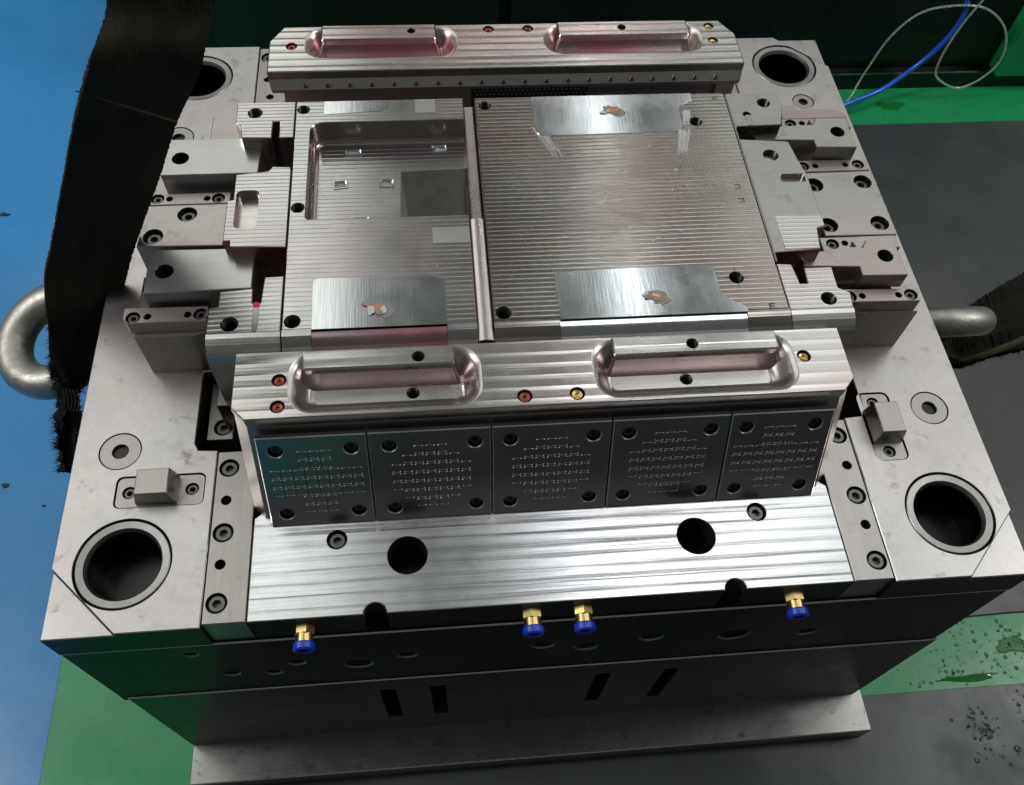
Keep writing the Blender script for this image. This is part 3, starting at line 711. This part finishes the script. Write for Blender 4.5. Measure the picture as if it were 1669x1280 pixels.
sb = sideblock([(184.6, 71.5), (226, 72.5), (229, 82), (232.5, 95), (231, 114.5), (184.6, 113)], [H(217, 100, 5.4, 14, **HD), H(199, 86, 3.4, 12, ch=.3, n=18, mi=2)], mat='block')
mb = MB(); prism(mb, rrect(196.5, 72.2, 202, 85, 1.5, 3), 86.55, 86.9, ch=.15); build('runner_groove', mb, 'corew', sb)
sb = sideblock([(184.6, -69), (223, -67), (226, -46), (233, -44), (233, 2), (233, 14), (230, 30), (227, 52), (184.6, 56)], [H(208, 36, 6.2, 14, **HD)], mat='block', pocket=rrect(210, 4.5, 230.5, 14, 2, 3), depth=5)
mb = MB(); P = [(195, -66.5), (222.4, -66.3), (225.4, -45.4), (232.3, -43.4), (232.4, -33), (194.5, -32)]
prism(mb, P, 86.52, 86.9, ch=.2); build('ribbed_land', mb, 'ribfine', sb)
mb = MB(); prism(mb, [(184.7, -78), (184.7, 112)] + [(186.2, 112), (186.2, -78)], 80, 87.2, ch=.7); build('edge_highlight_strip', mb, 'polish', core_r)  # added polished strip that stands in for the highlight along the core edge
sb = sideblock([(184.6, -124), (232.5, -124), (234, -110), (226, -105), (226.5, -85), (205, -85), (204, -100), (198, -100), (196, -81), (184.6, -80)], [H(216, -115, 5.7, 16, **HD)], nosex=(184.6, 232.5))

# --- wedge blocks on the flanks: heel blocks, wear strips, T blocks
def block(name, P, z0, z1, mat, holes=(), ch=0.6, parent=None, mside=None, mh='hole'):
    mb = MB(); prism(mb, P, z0, z1, holes=holes, ch=ch, mi=0, mi_side=2 if mside else 0, mi_hole=1)
    return build(name, mb, [mat, mh] + ([mside] if mside else []), parent or mould)
def strip(P, sc, pn, z=60.0, th=12):
    hs = [H(x, y, 5.2, 6, ch=.2, n=24) for x, y in sc] + [H(x, y, 2.6, 9, ch=.3, n=16) for x, y in pn]
    o = block('wear_strip', P, z - th, z, 'strip', hs)
    for x, y in sc: screw(o, x, y, z - 1.6, SCR_S)
    return o
def CB(x, y): return H(x, y, 7.6, 8, ch=0.3)
# left flank, front to back
block('heel_block', [(-301, -96), (-258, -96), (-246, -92), (-246, -78), (-301, -77)], -1, 47.8, 'block')
strip([(-307, -87), (-303, -92), (-246, -92), (-246, -78), (-307, -77)], [(-299.5, -86.5), (-250.5, -85.5)], [(-289, -86), (-260, -85.5)])
block('lifter_block', [(-290, -74.5), (-211.5, -73), (-211.5, -34), (-290, -32.5)], 20, 73, 'blockw', [H(-277, -54, 6.6, 25)])
block('heel_block', [(-305, -66), (-292, -73), (-290.5, -73), (-290.5, -31), (-305, -31)], -1, 40, 'block', [H(-299, -43, 5.4, 10, mi=1)])
hb = block('heel_block', [(-306.5, -17), (-240, -18.5), (-240, 26), (-303.5, 26)], -1, 60, 'block', [CB(-271, 15.5), CB(-295, -7)])
screw(hb, -271, 15.5, 56.5); screw(hb, -295, -7, 56.5)
strip([(-306, 26.6), (-238.5, 26.6), (-238.5, 39), (-306, 39)], [(-296.5, 33.5), (-248, 32.5)], [(-287, 33), (-257, 32.5)])
block('lifter_block', [(-292, 46.5), (-215, 46.5), (-213.5, 87), (-290.5, 88)], 20, 73, 'blockw', [H(-278.5, 65.5, 6.6, 25)])
block('heel_block', [(-306, 40), (-292.5, 40), (-292.5, 92), (-306, 92)], -1, 45, 'block')
block('heel_block', [(-262, 100), (-236, 100), (-236, 118), (-240, 132), (-262, 132)], -1, 58, 'block')
# right flank
block('heel_block', [(306.5, -102.5), (262, -102), (247, -97), (247, -86), (306, -88)], -1, 47.8, 'block')
strip([(303.5, -101), (250, -99.5), (243, -95), (243, -86.5), (304.5, -88.5)], [(298, -94.5), (248.5, -94)], [(288, -94.5), (258.5, -94)])
block('lifter_block', [(293, -85), (257, -84), (257.5, -75), (213, -72.5), (215, -58.5), (265, -56), (270, -48), (293, -47.5)], 58, 73, 'block', [H(281, -65, 6.0, 14)])
block('heel_block', [(306, -84), (293, -84), (292.5, -34), (306, -34)], -1, 46, 'block')
e = block('wear_strip', [(305, -46), (240, -47.5), (240, -32.6), (305, -32.6)], 44, 60, 'block', [H(249.5, -40, 5.2, 6, ch=.2, n=24), H(260, -39.5, 2.6, 9, ch=.3, n=16)])
screw(e, 249.5, -40, 58.4, SCR_S)
mb = MB(); prism(mb, [(263, -44), (268.5, -44), (266.5, -37.5)], 60.02, 60.25, ch=.05); build('triangle_mark', mb, 'mark', e)
db = block('heel_block', [(306.5, -32), (246, -31), (246, 41), (306.5, 41.5)], -1, 60, 'block', [CB(252, 26.5), CB(295.5, 28.5), CB(252, -19.5), CB(296, -19)])
for x, y in ((252, 26.5), (295.5, 28.5), (252, -19.5), (296, -19)): screw(db, x, y, 56.0)
strip([(306, 42.2), (243, 42.2), (243, 56), (306, 56)], [(297.5, 49.5), (248, 49)], [(286, 49.5), (259, 49)])
block('lifter_block', [(294, 57), (258.5, 58.5), (258.5, 67), (207, 69.5), (209, 84.5), (262, 86.5), (267, 94.5), (294, 94)], 58, 73, 'block', [H(282, 76.5, 6.0, 14)])
block('heel_block', [(306, 57), (294, 57), (294.5, 98), (306, 98)], -1, 46, 'block')
e = block('wear_strip', [(305, 109), (243, 109), (241, 96), (305, 96)], 44, 60, 'strip', [H(250.5, 102.8, 5.0, 6, ch=.2, n=24), H(261, 103, 2.6, 9, ch=.3, n=16)])
screw(e, 250.5, 102.8, 58.4, SCR_S)
mb = MB(); prism(mb, [(264.5, 100), (270, 100), (268.5, 107)], 60.02, 60.25, ch=.05); build('triangle_mark', mb, 'mark', e)
block('heel_block', [(305, 109.5), (245, 109.5), (245, 122), (290, 122), (305, 116)], -1, 59.5, 'strip')
block('heel_block', [(284, 124), (256, 124), (256, 172), (284, 172)], -1, 22, 'block', mside='ink')

# --- spacer block and clamp plate below
mb = MB()
slot = lambda cx, z0, z1, w=6: [(cx - w, z0), (cx + w, z0), (cx + w, z1), (cx - w, z1)]
slots = [rrect(57 - 7, -300, 57 + 7, -196, 2.5, 3), rrect(119 - 6.5, -302, 119 + 6.5, -196, 2.5, 3), rrect(-134 - 7, -305, -134 + 7, -196, 2.5, 3), rrect(-90 - 7, -305, -90 + 7, -196, 2.5, 3)]
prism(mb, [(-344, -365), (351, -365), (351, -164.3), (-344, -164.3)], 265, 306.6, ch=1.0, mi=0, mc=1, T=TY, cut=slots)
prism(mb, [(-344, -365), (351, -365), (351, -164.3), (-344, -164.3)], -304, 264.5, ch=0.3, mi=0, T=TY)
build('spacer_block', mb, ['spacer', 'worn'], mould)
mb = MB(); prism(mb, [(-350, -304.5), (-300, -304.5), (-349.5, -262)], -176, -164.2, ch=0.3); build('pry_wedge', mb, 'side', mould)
mb = MB(); prism(mb, [(351.5, -304.6), (306, -304.6), (351.5, -262)], -172, -164.2, ch=0.3); build('pry_wedge', mb, 'plate', mould)
mb = MB(); prism(mb, rect(-343, -344.5, 360, 344.5), -399.8, -365.2, ch=1.0, mc=1); build('clamp_plate', mb, ['clamp', 'worn'], mould)

# ---------------------------------------------------------------- eye bolts
def torus(mb, c, Rm, r, rot, n=48, m=20, neck=None, ell=1.0):
    T = Matrix.Translation(c) @ rot
    loops = []
    for i in range(n):
        a = 2 * pi * i / n
        loops.append([((Rm + r * cos(2 * pi * j / m)) * cos(a), (Rm + r * cos(2 * pi * j / m)) * sin(a), r * ell * sin(2 * pi * j / m)) for j in range(m)])
    loops.append(loops[0]); mb.loop_wall(loops, T=T)
def eye(x, sx, yc, zc, rot, label):
    root = empty('eye_bolt', (x, yc, zc)); tag(root, label, 'eye bolt', 'eye bolts on the mould sides')
    mb = MB(); torus(mb, (x + sx * 74, yc, zc), 43, 16 if sx < 0 else 14.5, rot); build('ring', mb, 'ring', root)
    T = Matrix.Translation((x, yc, zc)) @ Matrix.Rotation(sx * pi / 2, 4, 'Y')
    mb = MB(); lathe(mb, [(0.1, 34), (13, 34), (14, 20), (17, 9), (27, 7), (28, 5), (28, 0.6)], n=36, T=T); build('collar', mb, 'ring', root)
eye(-350, -1, 2, -82, Matrix.Rotation(radians(-14), 4, 'Y') @ Matrix.Rotation(radians(10), 4, 'X'), 'forged steel eye bolt holding the frayed black strap on the left')
eye(350, 1, -6, -108, Matrix.Rotation(radians(-56), 4, 'X'), 'forged steel eye bolt on the right side above the grey mat')

# ---------------------------------------------------------------- slings
def ribbon(mb, secs, th, sub=10, jag=0.0, seed=1, nx=9, wrinkle=0.0, mi=0):
    """secs: (left point, right point) pairs; Catmull-Rom between them; returns the two edge lines"""
    r = random.Random(seed); L = [Vector(a) for a, b_ in secs]; Q = [Vector(b_) for a, b_ in secs]
    def cr(P, t):
        i = min(int(t), len(P) - 2); f = t - i
        p0, p1, p2, p3 = P[max(i - 1, 0)], P[i], P[i + 1], P[min(i + 2, len(P) - 1)]
        return 0.5 * ((2 * p1) + (p2 - p0) * f + (2 * p0 - 5 * p1 + 4 * p2 - p3) * f * f + (3 * p1 - p0 - 3 * p2 + p3) * f ** 3)
    N = (len(secs) - 1) * sub; rows = []; el = []; er = []
    for k_ in range(N + 1):
        t = k_ / sub; a, b_ = cr(L, t), cr(Q, t); a2, b2 = cr(L, max(t - .1, 0)), cr(Q, max(t - .1, 0))
        tang = ((a + b_) - (a2 + b2)) if k_ else (cr(L, .1) - a)
        w = b_ - a; nrm = w.cross(tang).normalized() if tang.length > 1e-6 else Vector((0, 0, 1))
        a = a + w.normalized() * r.uniform(-jag, jag); b_ = b_ + w.normalized() * r.uniform(-jag, jag)
        row = []
        for j in range(nx):
            u = j / (nx - 1); p = a.lerp(b_, u)
            p = p + nrm * (wrinkle * (sin(u * 9 + t * .8) * .6 + sin(u * 17 - t * 1.7) * .4))
            row.append(p)
        rows.append([tuple(p + nrm * th / 2) for p in row] + [tuple(p - nrm * th / 2) for p in reversed(row)])
        el.append(a); er.append(b_)
    mb.loop_wall(rows, mi)
    for e_, fl in ((rows[0], True), (rows[-1], False)): mb.add(e_, [list(range(len(e_)))[::-1] if fl else list(range(len(e_)))], mi)
    return el, er
def hairs(mb, line, outdir, n, ln, seed, w=0.35):
    r = random.Random(seed)
    for i in range(n):
        k_ = r.randrange(len(line) - 1); p = line[k_].lerp(line[k_ + 1], r.random()) - outdir * 1.0
        d = (outdir + Vector((r.uniform(-.9, .9), r.uniform(-.9, .9), r.uniform(-.9, .9)))).normalized()
        q = p + d * ln * r.uniform(.3, 1.0) + Vector((0, 0, -r.uniform(0, 1.5)))
        s_ = Vector((r.uniform(-1, 1), r.uniform(-1, 1), r.uniform(-1, 1))).normalized() * w
        mb.add([tuple(p - s_), tuple(p + s_), tuple(q)], [[0, 1, 2]])
sling = empty('lifting_sling', (-370, -15, -80))
tag(sling, 'black frayed webbing lifting strap hanging at the upper left over the blue floor', 'strap', 'lifting straps on the mould')
secs = [((-170, 60, 560), (-110, 72, 548)), ((-234, -20, 340), (-178, -8, 330)), ((-251, -33, 283), (-195, -21, 275)), ((-266, -52, 258), (-207, -40, 248)), ((-298, -36, 202), (-240, -23, 189)),
        ((-329, -26, 143), (-270, -13, 128)), ((-368, -19, 67), (-312, -7, 50)), ((-386,-20,32), (-332,-4,10)), ((-394,-29,5), (-346,-16,-16)), ((-399,-37,-18), (-363,-26,-35)), ((-405,-46,-40), (-373,-37,-57)), ((-408,-50,-62), (-384,-44,-76))]
mb = MB(); el, er = ribbon(mb, secs, 5, 46, 0.45, 3, 13, 1.6); build('webbing', mb, 'strap', sling)
hb_ = MB(); hairs(hb_, el, Vector((-1, -.2, 0)), 700, 3.6, 5, .25); hairs(hb_, er, Vector((1, .2, -.1)), 700, 3.6, 6, .25)
tag(build('frayed_fibre', hb_, 'strap', sling), kind='stuff')
# stitched seam across the strap
mb = MB(); a = Vector((-282.5, -46, 232.5)); b_ = Vector((-233, -36.5, 199))
n_ = 22
for i in range(n_):
    p = a.lerp(b_, i / n_); q = a.lerp(b_, (i + .8) / n_); up = Vector((-.15, -.75, .55)) * 4.2
    s_ = Vector((0.3, .5, .6)) * (0.9 if i > 8 else 0.5)
    mb.add([tuple(p + up - s_), tuple(q + up - s_), tuple(q + up + s_), tuple(p + up + s_)], [[0, 1, 2, 3]])
build('seam_thread', mb, 'stitch', sling)
# the loose tail wound through the ring and hanging down beside the plate
secs = [((-404,-20,-30), (-372,-12,-44)), ((-411,-42,-55), (-378,-34,-70)), ((-413,-50,-70), (-389,-44,-82)), ((-411,-59,-84), (-401,-55,-91)), ((-419,-76,-102), (-401,-72,-112)), ((-419,-93,-118), (-405,-89,-126)), ((-419,-110,-131), (-413,-108,-137))]
mb = MB(); el, er = ribbon(mb, secs, 9, 10, 2.2, 9, 9, 2.5); build('loose_tail', mb, 'strap', sling)
hb_ = MB(); hairs(hb_, el, Vector((-1, -.1, 0)), 700, 9, 15, .5); hairs(hb_, er, Vector((1, -.1, 0)), 700, 9, 16, .5)
tag(build('frayed_fibre', hb_, 'strap', sling), kind='stuff')
mb = MB()
for i in range(7):
    p = Vector((-402 + i * 3.2, -66 - i * .8, -58)); pts = [p + Vector((-2 - i * .2 + 2 * sin(t / 5 * pi), -3.2 * t, -2 * t)) for t in range(6)]
    ribbon(mb, [((q.x - .7, q.y, q.z), (q.x + .7, q.y, q.z)) for q in pts], 1.0, 3, 0, i, 3)
build('loose_loop', mb, 'strap', sling)

sling2 = empty('lifting_sling', (470, 20, -110))
tag(sling2, 'black frayed lifting strap pulled through the right eye bolt', 'strap', 'lifting straps on the mould')
secs = [((458, 16, -160), (456, -22, -160)), ((474, 22, -158), (472, -26, -160)), ((496, 34, -140), (494, -26, -144)), ((530, 48, -122), (526, -26, -130)), ((580, 66, -110), (572, -24, -120)), ((700, 80, -90), (690, -10, -100))]
mb = MB(); el, er = ribbon(mb, secs, 8, 24, 1.0, 21, 11, 5); build('webbing', mb, 'strap', sling2)
hb_ = MB(); hairs(hb_, el, Vector((0, 1, .2)), 500, 9, 25, .5); hairs(hb_, er, Vector((0, -1, .2)), 500, 9, 26, .5)
tag(build('frayed_fibre', hb_, 'strap', sling2), kind='stuff')
mb = MB(); ribbon(mb, [((468, -24, -152), (468, -29, -148)), ((482, -25, -142), (482, -31, -136)), ((505, -22, -130), (505, -28, -125)), ((525, -18, -122), (525, -22, -119))], 3, 8, .4, 4, 5); build('torn_lining', mb, 'stitch', sling2)

# ---------------------------------------------------------------- hoses behind the mould
def tube(name, pts, r, mat, label, cat):
    P = [Vector(p) for p in pts]; pts2 = []
    for i in range(len(P) - 1):
        p0, p1, p2, p3 = P[max(i - 1, 0)], P[i], P[i + 1], P[min(i + 2, len(P) - 1)]
        for j in range(10):
            f = j / 10; pts2.append(0.5 * ((2 * p1) + (p2 - p0) * f + (2 * p0 - 5 * p1 + 4 * p2 - p3) * f * f + (3 * p1 - p0 - 3 * p2 + p3) * f ** 3))
    pts2.append(P[-1]); loops = []; n = 14; ref = Vector((0.1, 0.2, 1))
    for i, p in enumerate(pts2):
        t = (pts2[min(i + 1, len(pts2) - 1)] - pts2[max(i - 1, 0)]).normalized()
        u = t.cross(ref).normalized(); v = t.cross(u)
        loops.append([tuple(p + u * r * cos(2 * pi * k_ / n) + v * r * sin(2 * pi * k_ / n)) for k_ in range(n)])
    mb = MB(); mb.loop_wall(loops, flip=True)
    mb.add(loops[0], [list(range(n))]); mb.add(loops[-1], [list(range(n))[::-1]])
    return tag(build(name, mb, mat, None, tuple(pts2[0])), label, cat)
tube('air_hose', [(480, 560, -392), (560, 615, -390), (618, 640, -384), (688, 668, -378), (725, 682, -360), (752, 686, -332), (772, 687, -295), (779, 686, -262), (775, 684, -230), (750, 683, -190), (700, 683, -160)], 4.0, 'bluetube',
     'thin blue plastic air hose curving up from the green floor behind the mould', 'hose')
tube('air_hose', [(560, 600, -392), (630, 655, -388), (652, 680, -372), (659, 684, -345), (673, 684, -285), (703, 683, -242), (750, 681, -228), (802, 679, -231), (846, 678, -258), (871, 676, -293), (879, 676, -334), (859, 674, -366), (829, 672, -379), (795, 671, -366), (773, 671, -344), (770, 672, -300), (778, 673, -250), (790, 673, -210)], 1.8, 'clear',
     'looped clear plastic air hose behind the right rear corner of the mould', 'hose')

# ---------------------------------------------------------------- drops and swarf
def drops(name, spots, label, z):
    r = random.Random(5); mb = MB()
    for (cx, cy, sx, sy, n, mx) in spots:
        for i in range(n):
            x, y = r.gauss(cx, sx), r.gauss(cy, sy); q = mx * (0.25 + 0.75 * r.random() ** 2.5)
            if z > -401 and y > -304: continue
            if z < -401 and not (-300 < y < -226): continue
            lathe(mb, [(0.05, z + q * .55), (q * .5, z + q * .47), (q * .85, z + q * .28), (q, z + .02)], x, y, 10)
    o = build(name, mb, 'water'); return tag(o, label, 'water drops', kind='stuff')
drops('water_drop', [(530, -262, 34, 20, 120, 2.6), (480, -285, 30, 10, 60, 2.2), (575, -255, 14, 14, 40, 3.0)], 'clear water drops scattered on the green floor strip', -403.9)
drops('water_drop', [(497, -345, 8, 9, 70, 2.8), (560, -330, 14, 12, 40, 2.5), (505, -372, 16, 8, 14, 4.0)], 'clear water drops on the front grey mat', -399.9)
def puddle(x, y, rx, ry, seed, z=-403.9):
    r = random.Random(seed); mb = MB(); n = 40
    ph = [r.uniform(0, 6.28) for _ in range(4)]
    P = []
    for i in range(n):
        a = 2 * pi * i / n; q = 1 + .22 * sin(2 * a + ph[0]) + .16 * sin(3 * a + ph[1]) + .1 * sin(5 * a + ph[2]) + .06 * sin(9 * a + ph[3])
        P.append((x + rx * q * cos(a), y + ry * q * sin(a)))
    P = ccw(P); mb.loop_wall([z_(P, z), z_(inset(P, 1.2), z + .35)]); mb.cap(z_(inset(P, 1.2), z + .35))
    return mb
k = NT('coolant_film'); b = k.b
b.inputs['Base Color'].default_value = (0.008, 0.15, 0.03, 1); b.inputs['Roughness'].default_value = 0.05
k.l(k.math('ADD', 0.03, k.math('MULTIPLY', k.noise(60.0, 3), 0.08)), b.inputs['Roughness']); M['film'] = k.m
for q_, lb in (((572, -258, 17, 11, 3), 'dark green coolant puddle on the green floor strip at the right edge'), ((505, -291, 40, 3.5, 6), 'thin dark green coolant streak along the front mat edge'),
               ((716, 660, 20, 13, 8), 'round dark green damp spot on the green strip below the blue hose')):
    tag(build('coolant_puddle', puddle(*q_), 'film', None, (q_[0], q_[1], -403.9)), lb, 'puddle', 'coolant puddles on the green floor')
def chip(x, y, s, seed, label, z=-403.4):
    r = random.Random(seed); mb = MB()
    P = [(x + s * r.uniform(.4, 1) * cos(2 * pi * i / 7) * 1.5, y + s * r.uniform(.4, 1) * sin(2 * pi * i / 7)) for i in range(7)]
    prism(mb, P, z, z + 1.4, ch=.4); tag(build('swarf_chip', mb, 'mark', None, (x, y, z)), label, 'chip', 'swarf on the blue floor')
chip(-611, 20, 5, 1, 'dark swarf chip on the blue floor at the left edge, low down')
chip(-706, 470, 6, 2, 'dark swarf chip on the blue floor at the left edge, high up')
chip(-560, -10, 2.2, 3, 'tiny dark speck on the blue floor beside the plate corner')
chip(-560, 200, 1.8, 4, 'tiny dark speck on the blue floor left of the eye bolt')
